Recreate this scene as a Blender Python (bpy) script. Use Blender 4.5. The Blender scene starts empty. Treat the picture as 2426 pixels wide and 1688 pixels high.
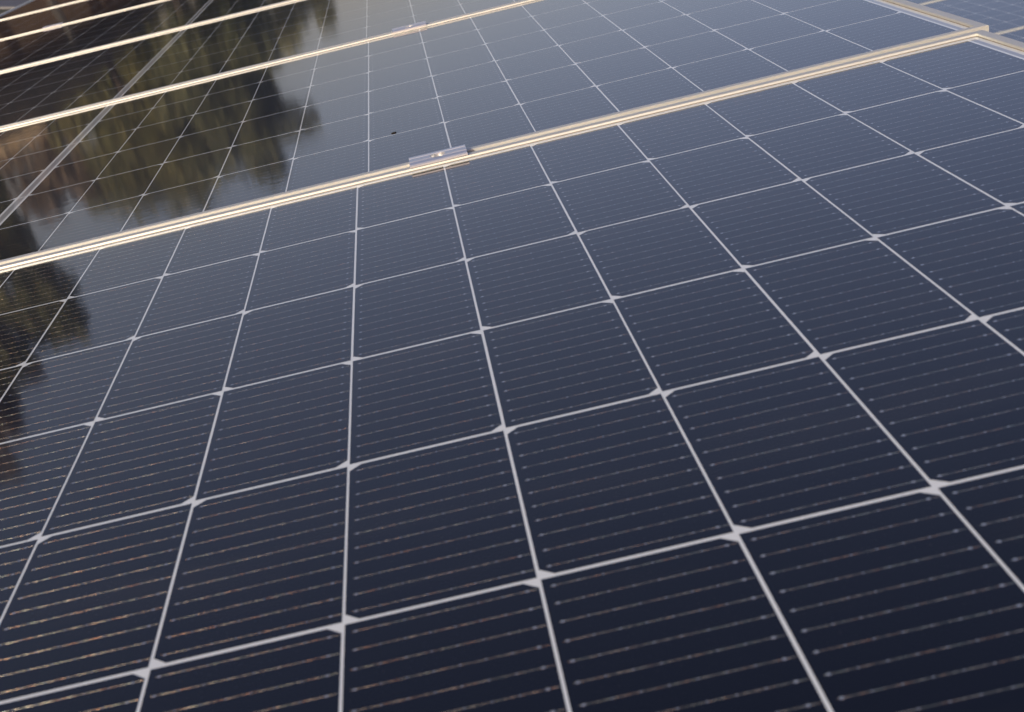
import bpy, bmesh, math, random
from mathutils import Matrix, Vector

random.seed(7)
S = bpy.context.scene
C = S.collection
R = math.radians
TILT = R(12.5)                      # slope of the panel rows, rising to the right
BASE_Z = 1.1                        # height of the row's right-hand cell edge
MW = Matrix.Translation((0, 0, BASE_Z)) @ Matrix.Rotation(-TILT, 4, 'Y')

# ------------------------------------------------------------------ camera, sky, sun, exposure
cam = bpy.data.cameras.new('camera')
co = bpy.data.objects.new('camera', cam)
C.objects.link(co)
Rcv = ((0.973677069, -0.072743113, -0.216012510),
       (-0.226238076, -0.423756926, -0.877066930),
       (-0.027736219, 0.902850213, -0.429059664))
x, y, z = (Vector(r) for r in Rcv)
rot = Matrix((x, -y, -z)).transposed().to_4x4()
co.matrix_world = MW @ Matrix.Translation((-0.562672, -1.499592, 0.315863)) @ rot
cam.sensor_fit = 'HORIZONTAL'
cam.sensor_width = 36
cam.lens = 3369.14 / 2426 * 36
cam.shift_x = 68 / 2426
cam.shift_y = 360 / 2426
cam.clip_start = 0.01
cam.clip_end = 3000
cam.dof.use_dof = True
cam.dof.focus_distance = 1.5
cam.dof.aperture_fstop = 19
S.camera = co

# sun: low, warm, from behind the camera and to its left
sun_l = Vector((-0.50, -0.79, 0.35)).normalized()
sun_w = (MW.to_3x3() @ sun_l).normalized()
SUN_EL = math.asin(sun_w.z)
SUN_AZ = math.atan2(sun_w.x, sun_w.y)          # clockwise from +Y
w = bpy.data.worlds.new('World')
S.world = w
w.use_nodes = True
nt = w.node_tree
sky = nt.nodes.new('ShaderNodeTexSky')
sky.sky_type = 'NISHITA'
sky.sun_disc = False
sky.sun_elevation = SUN_EL
sky.sun_rotation = SUN_AZ
sky.air_density = 1.0
sky.dust_density = 3.0
sky.ozone_density = 1.0
tint = nt.nodes.new('ShaderNodeMix'); tint.data_type = 'RGBA'; tint.blend_type = 'MULTIPLY'
tint.inputs['Factor'].default_value = 1.0
tint.inputs['B'].default_value = (1.25, 1.03, 1.17, 1)      # late, hazy light: the low sky is lavender rather than teal
nt.links.new(sky.outputs[0], tint.inputs['A'])
nt.links.new(tint.outputs['Result'], nt.nodes['Background'].inputs[0])
nt.nodes['Background'].inputs[1].default_value = 0.132
sl = bpy.data.lights.new('sun', 'SUN')
sl.energy = 3.7
sl.angle = R(0.5)
sl.color = (1.0, 0.935, 0.76)
so = bpy.data.objects.new('sun', sl)
C.objects.link(so)
so.rotation_euler = sun_w.to_track_quat('Z', 'Y').to_euler()
so.location = (0, 0, 30)
S.view_settings.view_transform = 'Standard'
S.view_settings.look = 'None'
S.view_settings.gamma = 1
S.view_settings.use_curve_mapping = False
S.view_settings.exposure = 0.0
S.cycles.max_bounces = 6
S.cycles.sample_clamp_indirect = 6
S.cycles.use_denoising = True
S.cycles.use_adaptive_sampling = False

# ------------------------------------------------------------------ node helpers
class NB:
    def __init__(s, name):
        s.mat = bpy.data.materials.new(name)
        s.mat.use_nodes = True
        s.t = s.mat.node_tree
        s.b = s.t.nodes['Principled BSDF']
    def n(s, typ, **kw):
        nd = s.t.nodes.new(typ)
        for k, v in kw.items(): setattr(nd, k, v)
        return nd
    def put(s, sock, v):
        if isinstance(v, bpy.types.NodeSocket): s.t.links.new(v, sock)
        else: sock.default_value = v
    def m(s, op, a, b=None, c=None, clamp=False):
        nd = s.n('ShaderNodeMath', operation=op, use_clamp=clamp)
        for i, v in enumerate((a, b, c)):
            if v is not None: s.put(nd.inputs[i], v)
        return nd.outputs[0]
    def v(s, op, a, b=None, scale=None):
        nd = s.n('ShaderNodeVectorMath', operation=op)
        s.put(nd.inputs[0], a)
        if b is not None: s.put(nd.inputs[1], b)
        if scale is not None: s.put(nd.inputs['Scale'], scale)
        return nd.outputs[0]
    def mix(s, f, a, b):
        nd = s.n('ShaderNodeMix', data_type='RGBA')
        s.put(nd.inputs['Factor'], f); s.put(nd.inputs['A'], a); s.put(nd.inputs['B'], b)
        return nd.outputs['Result']
    def noise(s, vec, scale, detail=2.0, rough=0.5):
        nd = s.n('ShaderNodeTexNoise')
        s.put(nd.inputs['Vector'], vec); nd.inputs['Scale'].default_value = scale
        nd.inputs['Detail'].default_value = detail; nd.inputs['Roughness'].default_value = rough
        return nd.outputs['Fac']
    def ramp(s, f, stops):
        nd = s.n('ShaderNodeValToRGB'); s.put(nd.inputs[0], f)
        el = nd.color_ramp.elements
        while len(el) < len(stops): el.new(0.5)
        for e, (p, c) in zip(el, stops): e.position = p; e.color = (*c, 1)
        return nd.outputs[0]
    def rng(s, f, a, b, c, d):
        nd = s.n('ShaderNodeMapRange'); s.put(nd.inputs[0], f)
        for i, q in enumerate((a, b, c, d)): nd.inputs[i + 1].default_value = q
        return nd.outputs[0]
    def set(s, **kw):
        for k, v in kw.items(): s.put(s.b.inputs[k.replace('_', ' ')], v)

def rgb(*c): return (*c, 1.0)

COAT_ROUGH = 0.052
def glass_coat(b, obj):
    """the front glass over cells and backsheet: a clear coat with a faint prismatic ripple and thin dust"""
    h = b.noise(obj, 55.0, 3.0, 0.6)
    h2 = b.noise(obj, 6.0, 2.0)
    bp = b.n('ShaderNodeBump'); bp.inputs['Strength'].default_value = 0.10
    bp.inputs['Distance'].default_value = 0.0004
    b.put(bp.inputs['Height'], b.m('ADD', h, b.m('MULTIPLY', h2, 3.0)))
    b.set(Coat_Weight=1.0, Coat_IOR=1.32, Coat_Normal=bp.outputs[0])
    b.set(Coat_Roughness=b.rng(h2, 0.3, 0.7, COAT_ROUGH * 0.8, COAT_ROUGH * 1.25))

# --- solar cells: blue-black silicon with eleven round silver wires and their solder pads
def mat_cells():
    b = NB('solar_cell_glass')
    tc = b.n('ShaderNodeTexCoord'); obj = tc.outputs['Object']
    uv = b.n('ShaderNodeSeparateXYZ'); b.put(uv.inputs[0], tc.outputs['UV'])
    u, v = uv.outputs[0], uv.outputs[1]
    PITCH = 0.182 / 11
    dv = b.m('MULTIPLY', b.m('SUBTRACT', b.m('FRACT', b.m('DIVIDE', v, PITCH)), 0.5), PITCH)
    adv = b.m('ABSOLUTE', dv)
    row = b.m('FLOOR', b.m('DIVIDE', v, PITCH))
    HW = 0.00027
    inside = b.m('MULTIPLY', b.m('GREATER_THAN', u, 0.0035), b.m('LESS_THAN', u, 0.0908))
    wire = b.m('MULTIPLY', b.m('LESS_THAN', adv, HW), inside)
    q = b.m('DIVIDE', b.m('SUBTRACT', u, 0.0052), 0.01151)
    qi = b.m('ROUND', q)
    du = b.m('MULTIPLY', b.m('SUBTRACT', q, qi), 0.01151)
    end = b.m('MAXIMUM', b.m('LESS_THAN', qi, 0.5), b.m('GREATER_THAN', qi, 6.5))
    rad = b.m('ADD', 0.00054, b.m('MULTIPLY', end, 0.00044))
    dist = b.m('SQRT', b.m('ADD', b.m('POWER', b.m('MULTIPLY', du, 0.92), 2.0), b.m('POWER', dv, 2.0)))
    valid = b.m('MULTIPLY', b.m('GREATER_THAN', qi, -0.5), b.m('LESS_THAN', qi, 7.5))
    pad = b.m('MULTIPLY', b.m('LESS_THAN', dist, rad), valid)
    metal = b.m('MAXIMUM', wire, pad, clamp=True)
    isl = b.n('ShaderNodeNewGeometry').outputs['Random Per Island']
    # normal of a round wire, kinked a little along its length
    half = b.m('ADD', HW, b.m('MULTIPLY', pad, b.m('SUBTRACT', rad, HW)))
    s = b.m('MULTIPLY', b.m('DIVIDE', dv, half), b.m('SUBTRACT', 2.8, b.m('MULTIPLY', pad, 1.6)))
    cv = b.n('ShaderNodeCombineXYZ')
    b.put(cv.inputs[0], u); b.put(cv.inputs[1], b.m('MULTIPLY', row, 3.17)); b.put(cv.inputs[2], b.m('MULTIPLY', isl, 57.0))
    nz = b.n('ShaderNodeTexNoise'); b.put(nz.inputs['Vector'], b.v('MULTIPLY', cv.outputs[0], (300.0, 1.0, 1.0)))
    nz.inputs['Scale'].default_value = 1.0; nz.inputs['Detail'].default_value = 3.0; nz.inputs['Roughness'].default_value = 0.7
    kink = b.m('MULTIPLY', b.m('SUBTRACT', nz.outputs['Fac'], 0.5), 0.65)
    geo = b.n('ShaderNodeNewGeometry')
    ty = (0.0, 1.0, 0.0); tx = (math.cos(TILT), 0.0, math.sin(TILT))
    nrm = b.v('ADD', geo.outputs['Normal'], b.v('SCALE', ty, scale=b.m('MULTIPLY', s, metal)))
    nrm = b.v('ADD', nrm, b.v('SCALE', tx, scale=b.m('MULTIPLY', kink, metal)))
    nrm = b.v('NORMALIZE', nrm)
    # silicon: faint cell to cell difference
    cell = b.mix(isl, rgb(0.0012, 0.0018, 0.0060), rgb(0.0020, 0.0028, 0.0085))
    bead = b.noise(b.v('MULTIPLY', cv.outputs[0], (420.0, 1.0, 1.0)), 1.0, 1.0)  # sun sparkle along the wires, painted in as bright and dark runs
    glint_hue = b.noise(b.v('MULTIPLY', cv.outputs[0], (150.0, 1.0, 1.0)), 1.0, 2.0)
    glint_tint = b.ramp(glint_hue, [(0.30, (0.56, 0.33, 0.20)), (0.48, (0.54, 0.50, 0.42)), (0.66, (0.44, 0.50, 0.43))])  # copper to greenish glint tones put into the wire colour
    wcol = b.mix(b.rng(bead, 0.36, 0.66, 0, 1), b.mix(0.70, glint_tint, rgb(0.02, 0.02, 0.02)), glint_tint)
    wcol = b.mix(pad, wcol, rgb(0.62, 0.62, 0.62))
    # faint dried dust and smears on the glass
    sm = b.noise(b.v('MULTIPLY', obj, (0.7, 2.2, 1.0)), 4.2, 5.0, 0.62)
    sp = b.noise(obj, 420.0, 2.0)
    dust = b.m('ADD', b.rng(sm, 0.52, 0.80, 0.0, 0.05), b.m('MULTIPLY', b.rng(sp, 0.66, 0.80, 0.0, 0.10), b.rng(sm, 0.35, 0.7, 0.2, 1.0)), clamp=True)
    cell = b.mix(dust, cell, rgb(0.16, 0.13, 0.10))
    b.set(Base_Color=b.mix(metal, cell, wcol), Metallic=b.m('MULTIPLY', metal, 0.9),
          Roughness=b.m('SUBTRACT', 0.42, b.m('MULTIPLY', metal, 0.15)), Normal=nrm)
    b.set(Specular_IOR_Level=0.04)
    glass_coat(b, obj)
    return b.mat

def mat_backsheet():
    b = NB('white_backsheet')
    tc = b.n('ShaderNodeTexCoord'); obj = tc.outputs['Object']
    n = b.noise(obj, 30.0, 3.0)
    b.set(Base_Color=b.mix(n, rgb(0.55, 0.61, 0.65), rgb(0.63, 0.69, 0.73)), Roughness=0.5, Specular_IOR_Level=0.1)
    glass_coat(b, obj)
    return b.mat

def mat_ribbon():
    b = NB('tinned_ribbon')
    tc = b.n('ShaderNodeTexCoord'); obj = tc.outputs['Object']
    n = b.noise(b.v('MULTIPLY', obj, (1.0, 12.0, 1.0)), 60.0, 3.0)
    b.set(Base_Color=b.mix(n, rgb(0.30, 0.31, 0.32), rgb(0.42, 0.43, 0.43)), Metallic=0.6, Roughness=0.45)
    glass_coat(b, obj)
    return b.mat

def mat_alu(name, base, rough, streak=(3.0, 160.0, 160.0), metallic=0.85):
    b = NB(name)
    tc = b.n('ShaderNodeTexCoord'); obj = tc.outputs['Object']
    st = b.noise(b.v('MULTIPLY', obj, streak), 4.0, 4.0, 0.6)
    blot = b.noise(obj, 9.0, 4.0, 0.6)
    dark = tuple(c * 0.86 for c in base)
    b.set(Base_Color=b.mix(b.m('ADD', b.m('MULTIPLY', st, 0.5), b.m('MULTIPLY', blot, 0.5)), rgb(*dark), rgb(*base)),
          Metallic=metallic, Roughness=b.rng(st, 0.3, 0.7, rough - 0.06, rough + 0.06))
    bp = b.n('ShaderNodeBump'); bp.inputs['Strength'].default_value = 0.12; bp.inputs['Distance'].default_value = 0.0003
    b.put(bp.inputs['Height'], st); b.set(Normal=bp.outputs[0])
    return b.mat

def mat_noise(name, c1, c2, scale, rough=0.9, stretch=(1, 1, 1), bump=0.0):
    b = NB(name)
    tc = b.n('ShaderNodeTexCoord'); obj = b.v('MULTIPLY', tc.outputs['Object'], stretch)
    n = b.noise(obj, scale, 5.0, 0.65)
    b.set(Base_Color=b.mix(b.rng(n, 0.3, 0.7, 0, 1), rgb(*c1), rgb(*c2)), Roughness=rough, Specular_IOR_Level=0.2)
    if bump:
        bp = b.n('ShaderNodeBump'); bp.inputs['Strength'].default_value = 0.6; bp.inputs['Distance'].default_value = bump
        b.put(bp.inputs['Height'], n); b.set(Normal=bp.outputs[0])
    return b.mat

def mat_leaf(name, c1, c2):
    b = NB(name)
    isl = b.n('ShaderNodeNewGeometry').outputs['Random Per Island']
    b.set(Base_Color=b.mix(isl, rgb(*c1), rgb(*c2)), Roughness=0.6, Specular_IOR_Level=0.25)
    tr = b.n('ShaderNodeBsdfTranslucent'); b.put(tr.inputs[0], b.mix(isl, rgb(*c1), rgb(*c2)))
    ms = b.n('ShaderNodeMixShader'); ms.inputs[0].default_value = 0.25
    out = b.t.nodes['Material Output']
    b.t.links.new(b.b.outputs[0], ms.inputs[1]); b.t.links.new(tr.outputs[0], ms.inputs[2])
    b.t.links.new(ms.outputs[0], out.inputs['Surface'])
    return b.mat

M = dict(
    cells=mat_cells(), back=mat_backsheet(), ribbon=mat_ribbon(),
    frame=mat_alu('anodised_frame', (0.67, 0.68, 0.63), 0.50, metallic=0.68),
    clamp=mat_alu('clamp_aluminium', (0.72, 0.74, 0.77), 0.34, (2.0, 30.0, 30.0), 0.85),
    bolt=mat_alu('stainless_bolt', (0.70, 0.66, 0.58), 0.22, (60, 60, 60), 1.0),
    steel=mat_alu('galvanised_steel', (0.45, 0.46, 0.47), 0.5, (4, 4, 4)),
    ground=mat_noise('rough_ground', (0.055, 0.062, 0.045), (0.10, 0.10, 0.075), 1.2, 0.95, bump=0.02),
    path=mat_noise('concrete_path', (0.10, 0.11, 0.135), (0.14, 0.15, 0.18), 3.0),
    kerb=mat_noise('pale_kerb', (0.15, 0.155, 0.165), (0.20, 0.205, 0.215), 6.0),
    blue=mat_noise('blue_tarpaulin', (0.010, 0.020, 0.040), (0.018, 0.032, 0.060), 3.0, 0.7),
    thatch=mat_noise('dark_thatch', (0.010, 0.008, 0.006), (0.030, 0.024, 0.018), 8.0, 0.95, (1, 1, 6), 0.03),
    straw=mat_noise('dry_straw', (0.35, 0.25, 0.15), (0.80, 0.64, 0.42), 9.0, 0.9, (3, 1, 1), 0.04),
    wood=mat_noise('weathered_wood', (0.05, 0.045, 0.04), (0.10, 0.09, 0.08), 5.0),
    hutwall=mat_noise('brown_mud_wall', (0.035, 0.022, 0.015), (0.075, 0.048, 0.030), 2.0),
    brick=mat_noise('terracotta', (0.16, 0.075, 0.035), (0.28, 0.13, 0.06), 4.0),
    bark=mat_noise('bark', (0.06, 0.045, 0.035), (0.14, 0.11, 0.085), 6.0, 0.95, (1, 1, 0.2), 0.02),
    sealant=mat_noise('sealant', (0.18, 0.165, 0.14), (0.26, 0.24, 0.21), 40.0),
    speck=mat_noise('dry_dirt', (0.012, 0.010, 0.008), (0.03, 0.025, 0.02), 300.0),
    leaf_y=mat_leaf('yellow_green_leaf', (0.22, 0.21, 0.06), (0.33, 0.29, 0.085)),
    leaf_g=mat_leaf('green_leaf', (0.15, 0.155, 0.06), (0.26, 0.235, 0.09)),
    leaf_d=mat_leaf('dark_leaf', (0.125, 0.135, 0.065), (0.21, 0.205, 0.10)),
    leaf_b=mat_leaf('dry_leaf', (0.14, 0.11, 0.075), (0.27, 0.20, 0.14)),
)

# ------------------------------------------------------------------ object helpers
def link(name, me, mat, parent=None):
    me.materials.append(mat)
    o = bpy.data.objects.new(name, me); C.objects.link(o)
    if parent: o.parent = parent
    return o
def from_bm(name, bm, mat, parent=None, smooth=False):
    me = bpy.data.meshes.new(name); bm.normal_update(); bm.to_mesh(me); bm.free()
    if smooth:
        for p in me.polygons: p.use_smooth = True
    return link(name, me, mat, parent)
def from_py(name, V, F, mat, parent=None):
    me = bpy.data.meshes.new(name); me.from_pydata(V, [], F); me.update()
    return link(name, me, mat, parent)
def box(bm, x0, x1, y0, y1, z0, z1):
    vs = [bm.verts.new(p) for p in ((x0,y0,z0),(x1,y0,z0),(x1,y1,z0),(x0,y1,z0),(x0,y0,z1),(x1,y0,z1),(x1,y1,z1),(x0,y1,z1))]
    for f in ((3,2,1,0),(4,5,6,7),(0,1,5,4),(1,2,6,5),(2,3,7,6),(3,0,4,7)): bm.faces.new([vs[i] for i in f])
def tag(o, label, cat, group=None, kind=None):
    if label: o['label'] = label
    if cat: o['category'] = cat
    if group: o['group'] = group
    if kind: o['kind'] = kind
    return o
def empty(name, mw, label, cat, group=None):
    o = bpy.data.objects.new(name, None); C.objects.link(o)
    o.empty_display_size = 0.1
    o.matrix_world = mw
    return tag(o, label, cat, group)
def structure(o):
    o['kind'] = 'structure'; return o

# ------------------------------------------------------------------ solar panel (long side along local x)
PX, PY = 0.093, 0.1845
CX, CY = 0.0914, 0.1817              # half cell
BAND = 0.016                        # wide strip in the middle
EX, EY = 0.0245, 0.0205              # cell edge to outer frame edge
LX = 24 * PX - (PX - CX) + BAND + 2 * EX - 0.0
WY = 6 * PY - (PY - CY) + 2 * EY
PITCH_Y = 6 * PY + 0.052
TOP = 0.0034

def frame_rail(name, axis, sign, parent):
    prof = [(0, -0.035), (0, TOP - 0.0007), (0.0007, TOP), (0.0097, TOP), (0.0106, TOP - 0.0005),
            (0.0108, 0.0009), (0.0100, 0.0008), (0.0100, -0.006), (0.0020, -0.006), (0.0020, -0.033), (0.028, -0.033), (0.028, -0.035)]
    la, lb = (LX, WY) if axis == 'x' else (WY, LX)
    V, F = [], []
    for e in (-1, 1):
        for d, zz in prof:
            a = e * (la / 2 - d - 0.00008); bq = sign * (lb / 2 - d)
            V.append((a, bq, zz) if axis == 'x' else (bq, a, zz))
    n = len(prof)
    for i in range(n):
        j = (i + 1) % n
        F.append((i, j, n + j, n + i))
    F.append(tuple(range(n))); F.append(tuple(range(2 * n - 1, n - 1, -1)))
    o = from_py(name, V, F, M['frame'], parent)
    bm = bmesh.new(); bm.from_mesh(o.data); bmesh.ops.recalc_face_normals(bm, faces=bm.faces); bm.to_mesh(o.data); bm.free()
    # dark sealant bead between rail and glass
    V, F = [], []
    for e in (-1, 1):
        for d, zz in ((0.0099, -0.0001), (0.0113, -0.0001), (0.0110, 0.0006), (0.0099, 0.0008)):
            a = e * (la / 2 - d - 0.0001); bq = sign * (lb / 2 - d)
            V.append((a, bq, zz) if axis == 'x' else (bq, a, zz))
    F = [(0, 1, 5, 4), (1, 2, 6, 5), (2, 3, 7, 6), (3, 0, 4, 7), (0, 1, 2, 3), (7, 6, 5, 4)]
    q = from_py('sealant_bead', V, F, M['sealant'], o)
    bm = bmesh.new(); bm.from_mesh(q.data); bmesh.ops.recalc_face_normals(bm, faces=bm.faces); bm.to_mesh(q.data); bm.free()
    return o

def make_panel(mw):
    root = empty('solar_panel', mw, None, 'solar panel', 'solar panels of the front row')
    frame_rail('frame_rail', 'x', 1, root); frame_rail('frame_rail', 'x', -1, root)
    frame_rail('frame_rail', 'y', 1, root); frame_rail('frame_rail', 'y', -1, root)
    bm = bmesh.new(); box(bm, -LX/2 + 0.0021, LX/2 - 0.0021, -WY/2 + 0.0021, WY/2 - 0.0021, -0.0058, -0.00006)
    from_bm('backsheet', bm, M['back'], root)
    V, F, UV = [], [], []
    ch = 0.0069
    for col in range(24):
        x1 = LX/2 - EX - col * PX - (BAND if col >= 12 else 0)
        x0 = x1 - CX
        for r in range(6):
            y1 = WY/2 - EY - r * PY; y0 = y1 - CY
            left = (r % 2 == 0) if col < 12 else (r % 2 == 1)
            jx, jy = random.uniform(-.00015, .00015), random.uniform(-.0002, .0002)
            if left: pts = [(x0, y0 + ch), (x0 + ch, y0), (x1, y0), (x1, y1), (x0 + ch, y1), (x0, y1 - ch)]
            else: pts = [(x0, y0), (x1 - ch, y0), (x1, y0 + ch), (x1, y1 - ch), (x1 - ch, y1), (x0, y1)]
            k = len(V)
            V += [(a + jx, b_ + jy, 0.0) for a, b_ in pts]
            UV += [(a - x0, b_ - y0) for a, b_ in pts]
            F.append(tuple(range(k, k + 6)))
    o = from_py('cell_sheet', V, F, M['cells'], root)
    uvl = o.data.uv_layers.new(name='UVMap')
    for i, lp in enumerate(o.data.loops): uvl.data[i].uv = UV[lp.vertex_index]
    xc = LX/2 - EX - 12 * PX - BAND/2 + (PX - CX)/2
    for k in range(3):
        y1 = WY/2 - EY - 2 * k * PY - 0.001; y0 = y1 - 2 * PY + 0.0045
        bm = bmesh.new(); box(bm, xc - 0.0048, xc + 0.0048, y0, y1, -0.0002, -0.00002)
        from_bm('ribbon', bm, M['ribbon'], root)
        for sx in (-1, 1):                                       # string connectors along both short ends
            xe = sx * (LX/2 - EX + 0.0052)
            bm = bmesh.new(); box(bm, xe - 0.0026, xe + 0.0026, y0, y1, -0.0002, -0.00002)
            from_bm('ribbon', bm, M['ribbon'], root)
    return root

def copy_tree(o):
    c = o.copy(); C.objects.link(c)
    for ch in o.children:
        d = ch.copy(); C.objects.link(d); d.parent = c
        for g in ch.children:
            h = g.copy(); C.objects.link(h); h.parent = d
    return c

def panel_mw(i, dx=0.0, dz=0.0):
    xc = EX - LX/2 + dx
    yc = -(PY - CY)/2 + EY - WY/2 + i * PITCH_Y
    m = MW @ Matrix.Translation((xc, yc, dz)) @ Matrix.Rotation(R((0, 0.05, -0.06, 0.08, 0, 0)[i]), 4, 'X') @ Matrix.Rotation(R((0, -0.03, 0.05, 0.03, 0, 0)[i]), 4, 'Y')
    return m @ Matrix.Rotation(math.pi, 4, 'Z') if i % 2 else m

front_labels = [
    'nearest solar panel, filling the foreground below the wide frame seam with the large clamp',
    'second solar panel of the front row, just beyond the wide seam, mirroring tree crowns',
    'third solar panel of the front row, beyond the upper small clamp with its bolt',
    'fourth solar panel of the front row, mirroring dark hut and yellow-green tree',
    'fifth solar panel of the front row, thin dark strip behind the farthest visible clamp',
    'sixth solar panel of the front row, last dark strip before the grey ground corner',
]
p0 = make_panel(panel_mw(0, -0.006))
front = [p0]
jit = [(-0.006, 0), (0.006, 0.0004), (0.002, 0.0), (-0.003, 0.0003), (0.003, 0.0), (0.0, 0.0)]
for i in range(1, 6):
    q = copy_tree(p0); q.matrix_world = panel_mw(i, *jit[i]); front.append(q)
for q, lab in zip(front, front_labels): q['label'] = lab

# the next row, past the upper right edge of the front row
back_labels = [
    'solar panel of the row behind, nearest one, past the right frame edge',
    'solar panel of the row behind, between two thin pale seams at the upper right',
    'solar panel of the row behind, farthest one, at the top edge of the view',
]
for k in range(3):
    q = copy_tree(p0)
    y_mid = 5.165 + (k - 0.5) * PITCH_Y
    q.matrix_world = MW @ Matrix.Translation((2.087 - EX + LX/2 - PX, y_mid, -1.0894))
    q['label'] = back_labels[k]; q['group'] = 'solar panels of the row behind'

# steel that carries each row
def mount(mw, rails_x, y0, y1, label):
    root = empty('mounting_frame', mw, label, 'mounting frame', 'mounting frames')
    for rx in rails_x:
        bm = bmesh.new(); box(bm, rx - .02, rx + .02, y0, y1, -.080, -.0352)
        from_bm('rail', bm, M['steel'], root)
        for yy in (y0 + .5, (y0 + y1) / 2, y1 - .5):
            top = mw @ Vector((rx, yy, -.078)); foot = Vector((top.x, top.y, -.1))
            V = []
            for p, zz in ((foot, -.1), (top, top.z)):
                for a, b_ in ((-.03, -.03), (.03, -.03), (.03, .03), (-.03, .03)): V.append(mw.inverted() @ Vector((p.x + a, p.y + b_, zz)))
            from_py('post', V, [(3,2,1,0),(4,5,6,7),(0,1,5,4),(1,2,6,5),(2,3,7,6),(3,0,4,7)], M['steel'], root)
mount(MW.copy(), (-0.567, -1.714), -1.13, 5.8, 'galvanised steel rails and posts underneath the front row of solar panels')
mount(MW @ Matrix.Translation((2.087 + 1.0, 0, -1.0894)), (-0.5, 0.65), 4.0, 7.4, 'galvanised steel rails and posts underneath the solar panels of the row behind')

# ------------------------------------------------------------------ mid clamps
def make_clamp(mw):
    root = empty('mid_clamp', mw, None, 'clamp', 'panel clamps')
    # local: x along the seam, y across it, z = 0 on top of the frames
    prof = [(-.0190, 0), (.0190, 0), (.0190, .0020), (.0182, .0032), (.0120, .0032), (.0112, .0022), (.0085, .0022), (.0077, .0032),
            (-.0060, .0032), (-.0070, .0022), (-.0098, .0022), (-.0108, .0031), (-.0180, .0024), (-.0190, .0013)]
    bm = bmesh.new()
    prof = [(yy, zz * 1.2) for yy, zz in prof]
    a = [bm.verts.new((-.031, yy, zz)) for yy, zz in prof]; b_ = [bm.verts.new((.031, yy, zz)) for yy, zz in prof]
    n = len(prof)
    for i in range(n): bm.faces.new((a[i], a[(i+1) % n], b_[(i+1) % n], b_[i]))
    bm.faces.new(a[::-1]); bm.faces.new(b_)
    box(bm, -.030, .030, -.0080, -.0050, -.030, -.0002); box(bm, -.030, .030, .0050, .0080, -.030, -.0002)
    bmesh.ops.recalc_face_normals(bm, faces=bm.faces)
    body = from_bm('clamp_plate', bm, M['clamp'], root)
    # counterbored hole for the bolt
    cb = bmesh.new()
    bmesh.ops.create_cone(cb, cap_ends=True, segments=40, radius1=.0084, radius2=.0084, depth=.03)
    cut = from_bm('cutter', cb, M['clamp'])
    md = body.modifiers.new('hole', 'BOOLEAN'); md.object = cut; md.operation = 'DIFFERENCE'; md.solver = 'EXACT'
    cut.matrix_world = mw.copy()
    bpy.context.view_layer.update()
    dg = bpy.context.evaluated_depsgraph_get()
    me = bpy.data.meshes.new_from_object(body.evaluated_get(dg))
    body.modifiers.clear(); body.data = me
    bpy.data.objects.remove(cut)
    # socket-head bolt sunk in the hole
    bm = bmesh.new()
    rings = [(.0066, -.008), (.0066, -.0006), (.0061, .0), (.0034, .0)]
    N = 36
    prev = None
    for rr, zz in rings:
        cur = [bm.verts.new((rr * math.cos(2*math.pi*k/N), rr * math.sin(2*math.pi*k/N), zz)) for k in range(N)]
        if prev:
            for k in range(N): bm.faces.new((prev[k], prev[(k+1) % N], cur[(k+1) % N], cur[k]))
        prev = cur
    hexr = [bm.verts.new((.0030 * math.cos(2*math.pi*(round(k/6)*6)/N), .0030 * math.sin(2*math.pi*(round(k/6)*6)/N), -.004)) for k in range(N)]
    for k in range(N): 
        try: bm.faces.new((prev[k], prev[(k+1) % N], hexr[(k+1) % N], hexr[k]))
        except ValueError: pass
    bm.faces.new(hexr)
    bmesh.ops.recalc_face_normals(bm, faces=bm.faces)
    from_bm('bolt', bm, M['bolt'], root)
    return root

def clamp_mw(x_, i, rz=0.0, dx=0.0):
    yy = -(PY - CY)/2 + EY + (i) * PITCH_Y + (PITCH_Y - WY)/2
    return MW @ Matrix.Translation((x_ + dx, yy, TOP + 0.0005)) @ Matrix.Rotation(rz, 4, 'Z')
c0 = make_clamp(clamp_mw(-0.567, 0))
c0['label'] = 'largest silver clamp with bolt, on the wide seam behind the nearest solar panel'
c1 = copy_tree(c0); c1.matrix_world = clamp_mw(-0.567, 1, R(-0.6), -0.001)
c1['label'] = 'smaller silver clamp with bolt, on the second seam at the top centre'
c2 = copy_tree(c0); c2.matrix_world = clamp_mw(-1.714, 3)
c2['label'] = 'tiny sunlit clamp on the fourth seam, near the upper left corner'

# dark speck of dirt lying on the second panel's glass
bm = bmesh.new(); bmesh.ops.create_icosphere(bm, subdivisions=2, radius=1.0)
for vv in bm.verts:
    k = 1 + 0.35 * math.sin(5 * vv.co.x + 3 * vv.co.y) * math.cos(4 * vv.co.y)
    vv.co = Vector((vv.co.x * .0032 * k, vv.co.y * .0026 * k, vv.co.z * .0008 + .0008))
o = from_bm('dirt_speck', bm, M['speck'])
o.matrix_world = MW @ Matrix.Translation((-0.6125, 0.245, 0))
tag(o, 'tiny dark speck of dirt lying on the glass above the large clamp', 'dirt')

# ------------------------------------------------------------------ the setting: ground, path, kerb
def sheet(name, x0, x1, y0, y1, zz, mat, n=1):
    V, F = [], []
    for j in range(n + 1):
        for i in range(n + 1):
            V.append((x0 + (x1 - x0) * i / n, y0 + (y1 - y0) * j / n, zz))
    for j in range(n):
        for i in range(n):
            a = j * (n + 1) + i; F.append((a, a + 1, a + n + 2, a + n + 1))
    return structure(from_py(name, V, F, mat))
sheet('ground', -900, 900, -900, 1500, 0, M['ground'], 8)
sheet('path', -30, 0.5, 11.50, 12.15, 0.004, M['path'])
bm = bmesh.new(); box(bm, -30, 0.5, 11.40, 11.49, -0.05, 0.018)
structure(from_bm('kerb', bm, M['kerb']))
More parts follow.
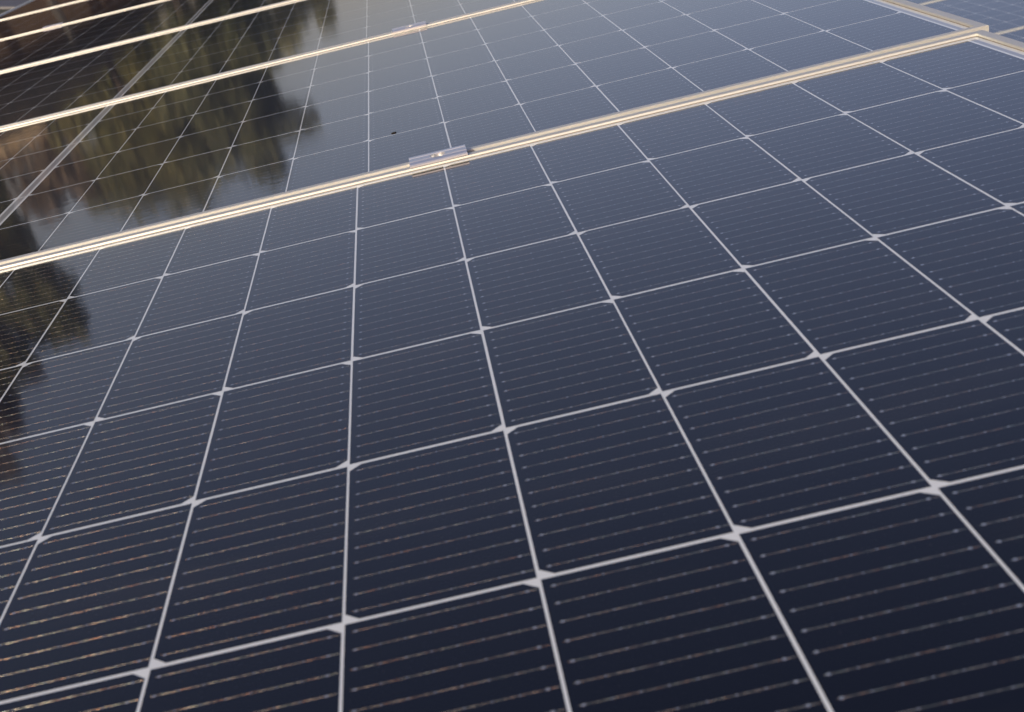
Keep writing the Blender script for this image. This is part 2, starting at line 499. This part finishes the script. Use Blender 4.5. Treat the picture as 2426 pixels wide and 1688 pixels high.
# dark blue sheet lying beyond the path, only its corner shows
bm = bmesh.new(); box(bm, -2.2, 0, 0, 1.6, 0, .03)
o = from_bm('blue_sheet', bm, M['blue'])
o.matrix_world = Matrix.Translation((-4.16, 12.16, 0.006)) @ Matrix.Rotation(R(14), 4, 'Z')
tag(o, 'dark blue sheet lying beyond the pale kerb, corner showing at the far upper left', 'sheet')

# ------------------------------------------------------------------ what the glass mirrors: hut and trees
CAM = co.matrix_world.translation
def polar(az, dist):
    return Vector((CAM.x + dist * math.sin(R(az)), CAM.y + dist * math.cos(R(az)), 0))
def elz(el, dist): return 0.87 + (dist - 2.4) * math.tan(R(el))      # seen from the mirroring glass

def make_hut():
    D = 40.0
    c = polar(-15, D)
    root = empty('thatched_hut', Matrix.Translation(c) @ Matrix.Rotation(R(12), 4, 'Z'),
                 'dark thatched hut with pale straw ridge, mirrored at the upper left', 'hut')
    zr = elz(3.45, D); ze = 1.75
    # hip roof as a thick shell: ridge along x, long slope to the right
    xl, xr = -4.2, -0.4                     # ridge
    ex0, ex1, ey = -7.0, 5.4, 3.6           # eaves
    N = 26
    V, F = [], []
    def ring(x0, x1, yy, zz, jit):
        out = []
        for (ax, ay), (bx, by) in zip(((x0, -yy), (x1, -yy), (x1, yy), (x0, yy)), ((x1, -yy), (x1, yy), (x0, yy), (x0, -yy))):
            for k in range(N):
                t = k / N
                out.append((ax + (bx - ax) * t + random.uniform(-jit, jit), ay + (by - ay) * t + random.uniform(-jit, jit), zz + random.uniform(-jit, jit)))
        return out
    rows = []
    for s_ in range(9):
        t = s_ / 8
        k = t ** 0.85
        rows.append(ring(ex0 + (xl - ex0) * k, ex1 + (xr - ex1) * k, ey * (1 - t) + 0.05, ze + (zr - ze) * (t ** 1.15), 0.05))
    rows.insert(0, ring(ex0 + .3, ex1 - .3, ey - .3, ze - .12, 0.05))
    n = 4 * N
    for r_ in rows: V += r_
    for a in range(len(rows) - 1):
        for k in range(n): F.append((a*n + k, a*n + (k+1) % n, (a+1)*n + (k+1) % n, (a+1)*n + k))
    F.append(tuple(range((len(rows)-1)*n, len(rows)*n)))
    F.append(tuple(range(n - 1, -1, -1)))
    roof = from_py('roof', V, F, M['thatch'], root)
    bm = bmesh.new()
    for k in range(90):
        t = k / 89; xx = xl - 2.8 + (xr + 0.1 - xl + 2.8) * t
        for s_ in (-1, 0, 1):
            w_ = random.uniform(.10, .2)
            box(bm, xx - .1, xx + .1, s_*.14 - w_, s_*.14 + w_, zr - .05 + random.uniform(-.04, .04), zr + .10 - abs(s_)*.04 + random.uniform(-.05, .05))
    from_bm('ridge_cap', bm, M['straw'], roof)
    bm = bmesh.new(); box(bm, -5.6, 3.6, -2.4, 2.4, 0, ze + .3); from_bm('wall', bm, M['hutwall'], root)
    for xx in (-6.3, -4.4, -2.6, -0.6, 1.6, 3.6):
        bm = bmesh.new(); bmesh.ops.create_cone(bm, cap_ends=True, segments=10, radius1=.11, radius2=.09, depth=ze + .1, matrix=Matrix.Translation((xx, -3.2, (ze + .1)/2)))
        from_bm('post', bm, M['wood'], root)
    for xx, hh in ((-5.2, .9), (-3.4, .75), (-1.8, .8)):
        pot = bmesh.new()
        prof = [(.18, 0), (.30, .2), (.33, hh*.55), (.2, hh*.85), (.24, hh)]
        prev = None
        for rr, zz in prof:
            cur = [pot.verts.new((xx + rr*math.cos(k*math.pi/8), -2.75 + rr*math.sin(k*math.pi/8), zz)) for k in range(16)]
            if prev:
                for k in range(16): pot.faces.new((prev[k], prev[(k+1) % 16], cur[(k+1) % 16], cur[k]))
            prev = cur
        o = from_bm('clay_jar', pot, M['brick'])
        o.matrix_world = root.matrix_world.copy()
        tag(o, 'terracotta jar standing along the wall under the eaves of the thatched hut', 'jar', 'jars by the hut')
    return root
make_hut()

def limb(bm, p, q, r0, r1, seg=7):
    d = (q - p); L = d.length
    mt = Matrix.Translation((p + q)/2) @ d.to_track_quat('Z', 'Y').to_matrix().to_4x4()
    bmesh.ops.create_cone(bm, cap_ends=True, segments=seg, radius1=r0, radius2=r1, depth=L, matrix=mt)

def tree(az, dist, top_el, crown_w, base_frac, leaf, label, dens=1.0, leaf_s=0.17, sparse=0.0, kind='tree'):
    c = polar(az, dist); H = elz(top_el, dist)
    root = empty(kind, Matrix.Translation(c), label, 'tree', 'trees mirrored in the glass')
    bm = bmesh.new()
    rt = 0.018 * H + .06
    tips = []
    base = H * base_frac
    p = Vector((0, 0, -.05)); lean = Vector((random.uniform(-.05, .05), random.uniform(-.05, .05), 1))
    path = [p]
    for k in range(5):
        path.append(path[-1] + lean * (H * .82 / 5) + Vector((random.uniform(-.12, .12), random.uniform(-.12, .12), 0)))
    for k in range(5): limb(bm, path[k], path[k+1], rt * (1 - .17*k), rt * (1 - .17*(k+1)), 9)
    for k in range(26):
        t = random.uniform(base_frac, .95)
        zz = H * t; j = min(4, int(t / .82 * 5 * .999)); a0 = path[j] + (path[min(5, j+1)] - path[j]) * ((t/.82*5) % 1)
        an = random.uniform(0, 2*math.pi)
        span = crown_w * (0.35 + .65 * math.sin(math.pi * min(1, max(.05, (t - base_frac)/(1 - base_frac) * .85 + .12)))) * random.uniform(.55, 1)
        q = a0 + Vector((math.cos(an)*span, math.sin(an)*span, span*random.uniform(.1, .55)))
        mid = a0.lerp(q, .5) + Vector((0, 0, span*.08))
        limb(bm, a0, mid, rt*.38*(1.1 - t), rt*.22*(1.1 - t), 6); limb(bm, mid, q, rt*.22*(1.1 - t), .012, 5)
        tips += [mid, q, mid.lerp(q, .5)]
    tips.append(path[-1] + Vector((0, 0, H*.1)))
    from_bm('trunk', bm, M['bark'], root)
    V, F = [], []
    for tp in tips:
        if random.random() < sparse: continue
        cr = crown_w * random.uniform(.16, .34)
        for k in range(int(230 * dens)):
            d = Vector((random.gauss(0, 1), random.gauss(0, 1), random.gauss(0, .7)))
            d = d.normalized() * cr * random.random() ** .4
            ce = tp + d
            if ce.z > H: ce.z = H - random.random()*.3
            s_ = leaf_s * random.uniform(.6, 1.3)
            a = Vector((random.gauss(0, 1), random.gauss(0, 1), random.gauss(0, 1))).normalized() * s_
            bq = a.cross(Vector((random.gauss(0, 1), random.gauss(0, 1), random.gauss(0, 1)))).normalized() * s_ * .55
            i = len(V); V += [ce - a, ce - bq*.9, ce + a, ce + bq*.9]; F.append((i, i+1, i+2, i+3))
    from_py('crown', V, F, M[leaf], root)
    return root

tree(-11.2, 55, 6.6, 3.3, .16, 'leaf_y', 'yellow-green tree mirrored beside the right slope of the hut roof', 1.1)
tree(-8.6, 60, 6.4, 2.8, .18, 'leaf_g', 'olive green tree mirrored right of the yellow-green one', 1.1)
tree(-6.0, 66, 5.4, 2.4, .15, 'leaf_y', 'low olive tree mirrored below the top centre, left of the outlying branch tip', .9)
tree(-4.0, 70, 5.3, 1.5, .2, 'leaf_g', 'slim tree whose tip mirrors farthest to the right', .8)
tree(-8.8, 44, 9.9, 2.2, .35, 'leaf_d', 'tall dark tree mirrored on the second panel, its crown lowest in the reflection', 1.0)
tree(-12.4, 48, 9.4, 2.8, .3, 'leaf_g', 'tall green tree mirrored left of the tallest dark crown', .9)
tree(-16.4, 50, 7.4, 2.0, .35, 'leaf_b', 'thin brownish tree mirrored at the left edge behind the hut ridge', .5, sparse=.35)
tree(-19.6, 30, 13.6, 1.35, .35, 'leaf_d', 'tall thin dark tree mirrored at the left edge of the nearest panel', .6, sparse=.5)
tree(-22.8, 32, 15.6, 1.7, .3, 'leaf_b', 'brown half-bare tree mirrored at the far left of the nearest panel', .5, sparse=.3)
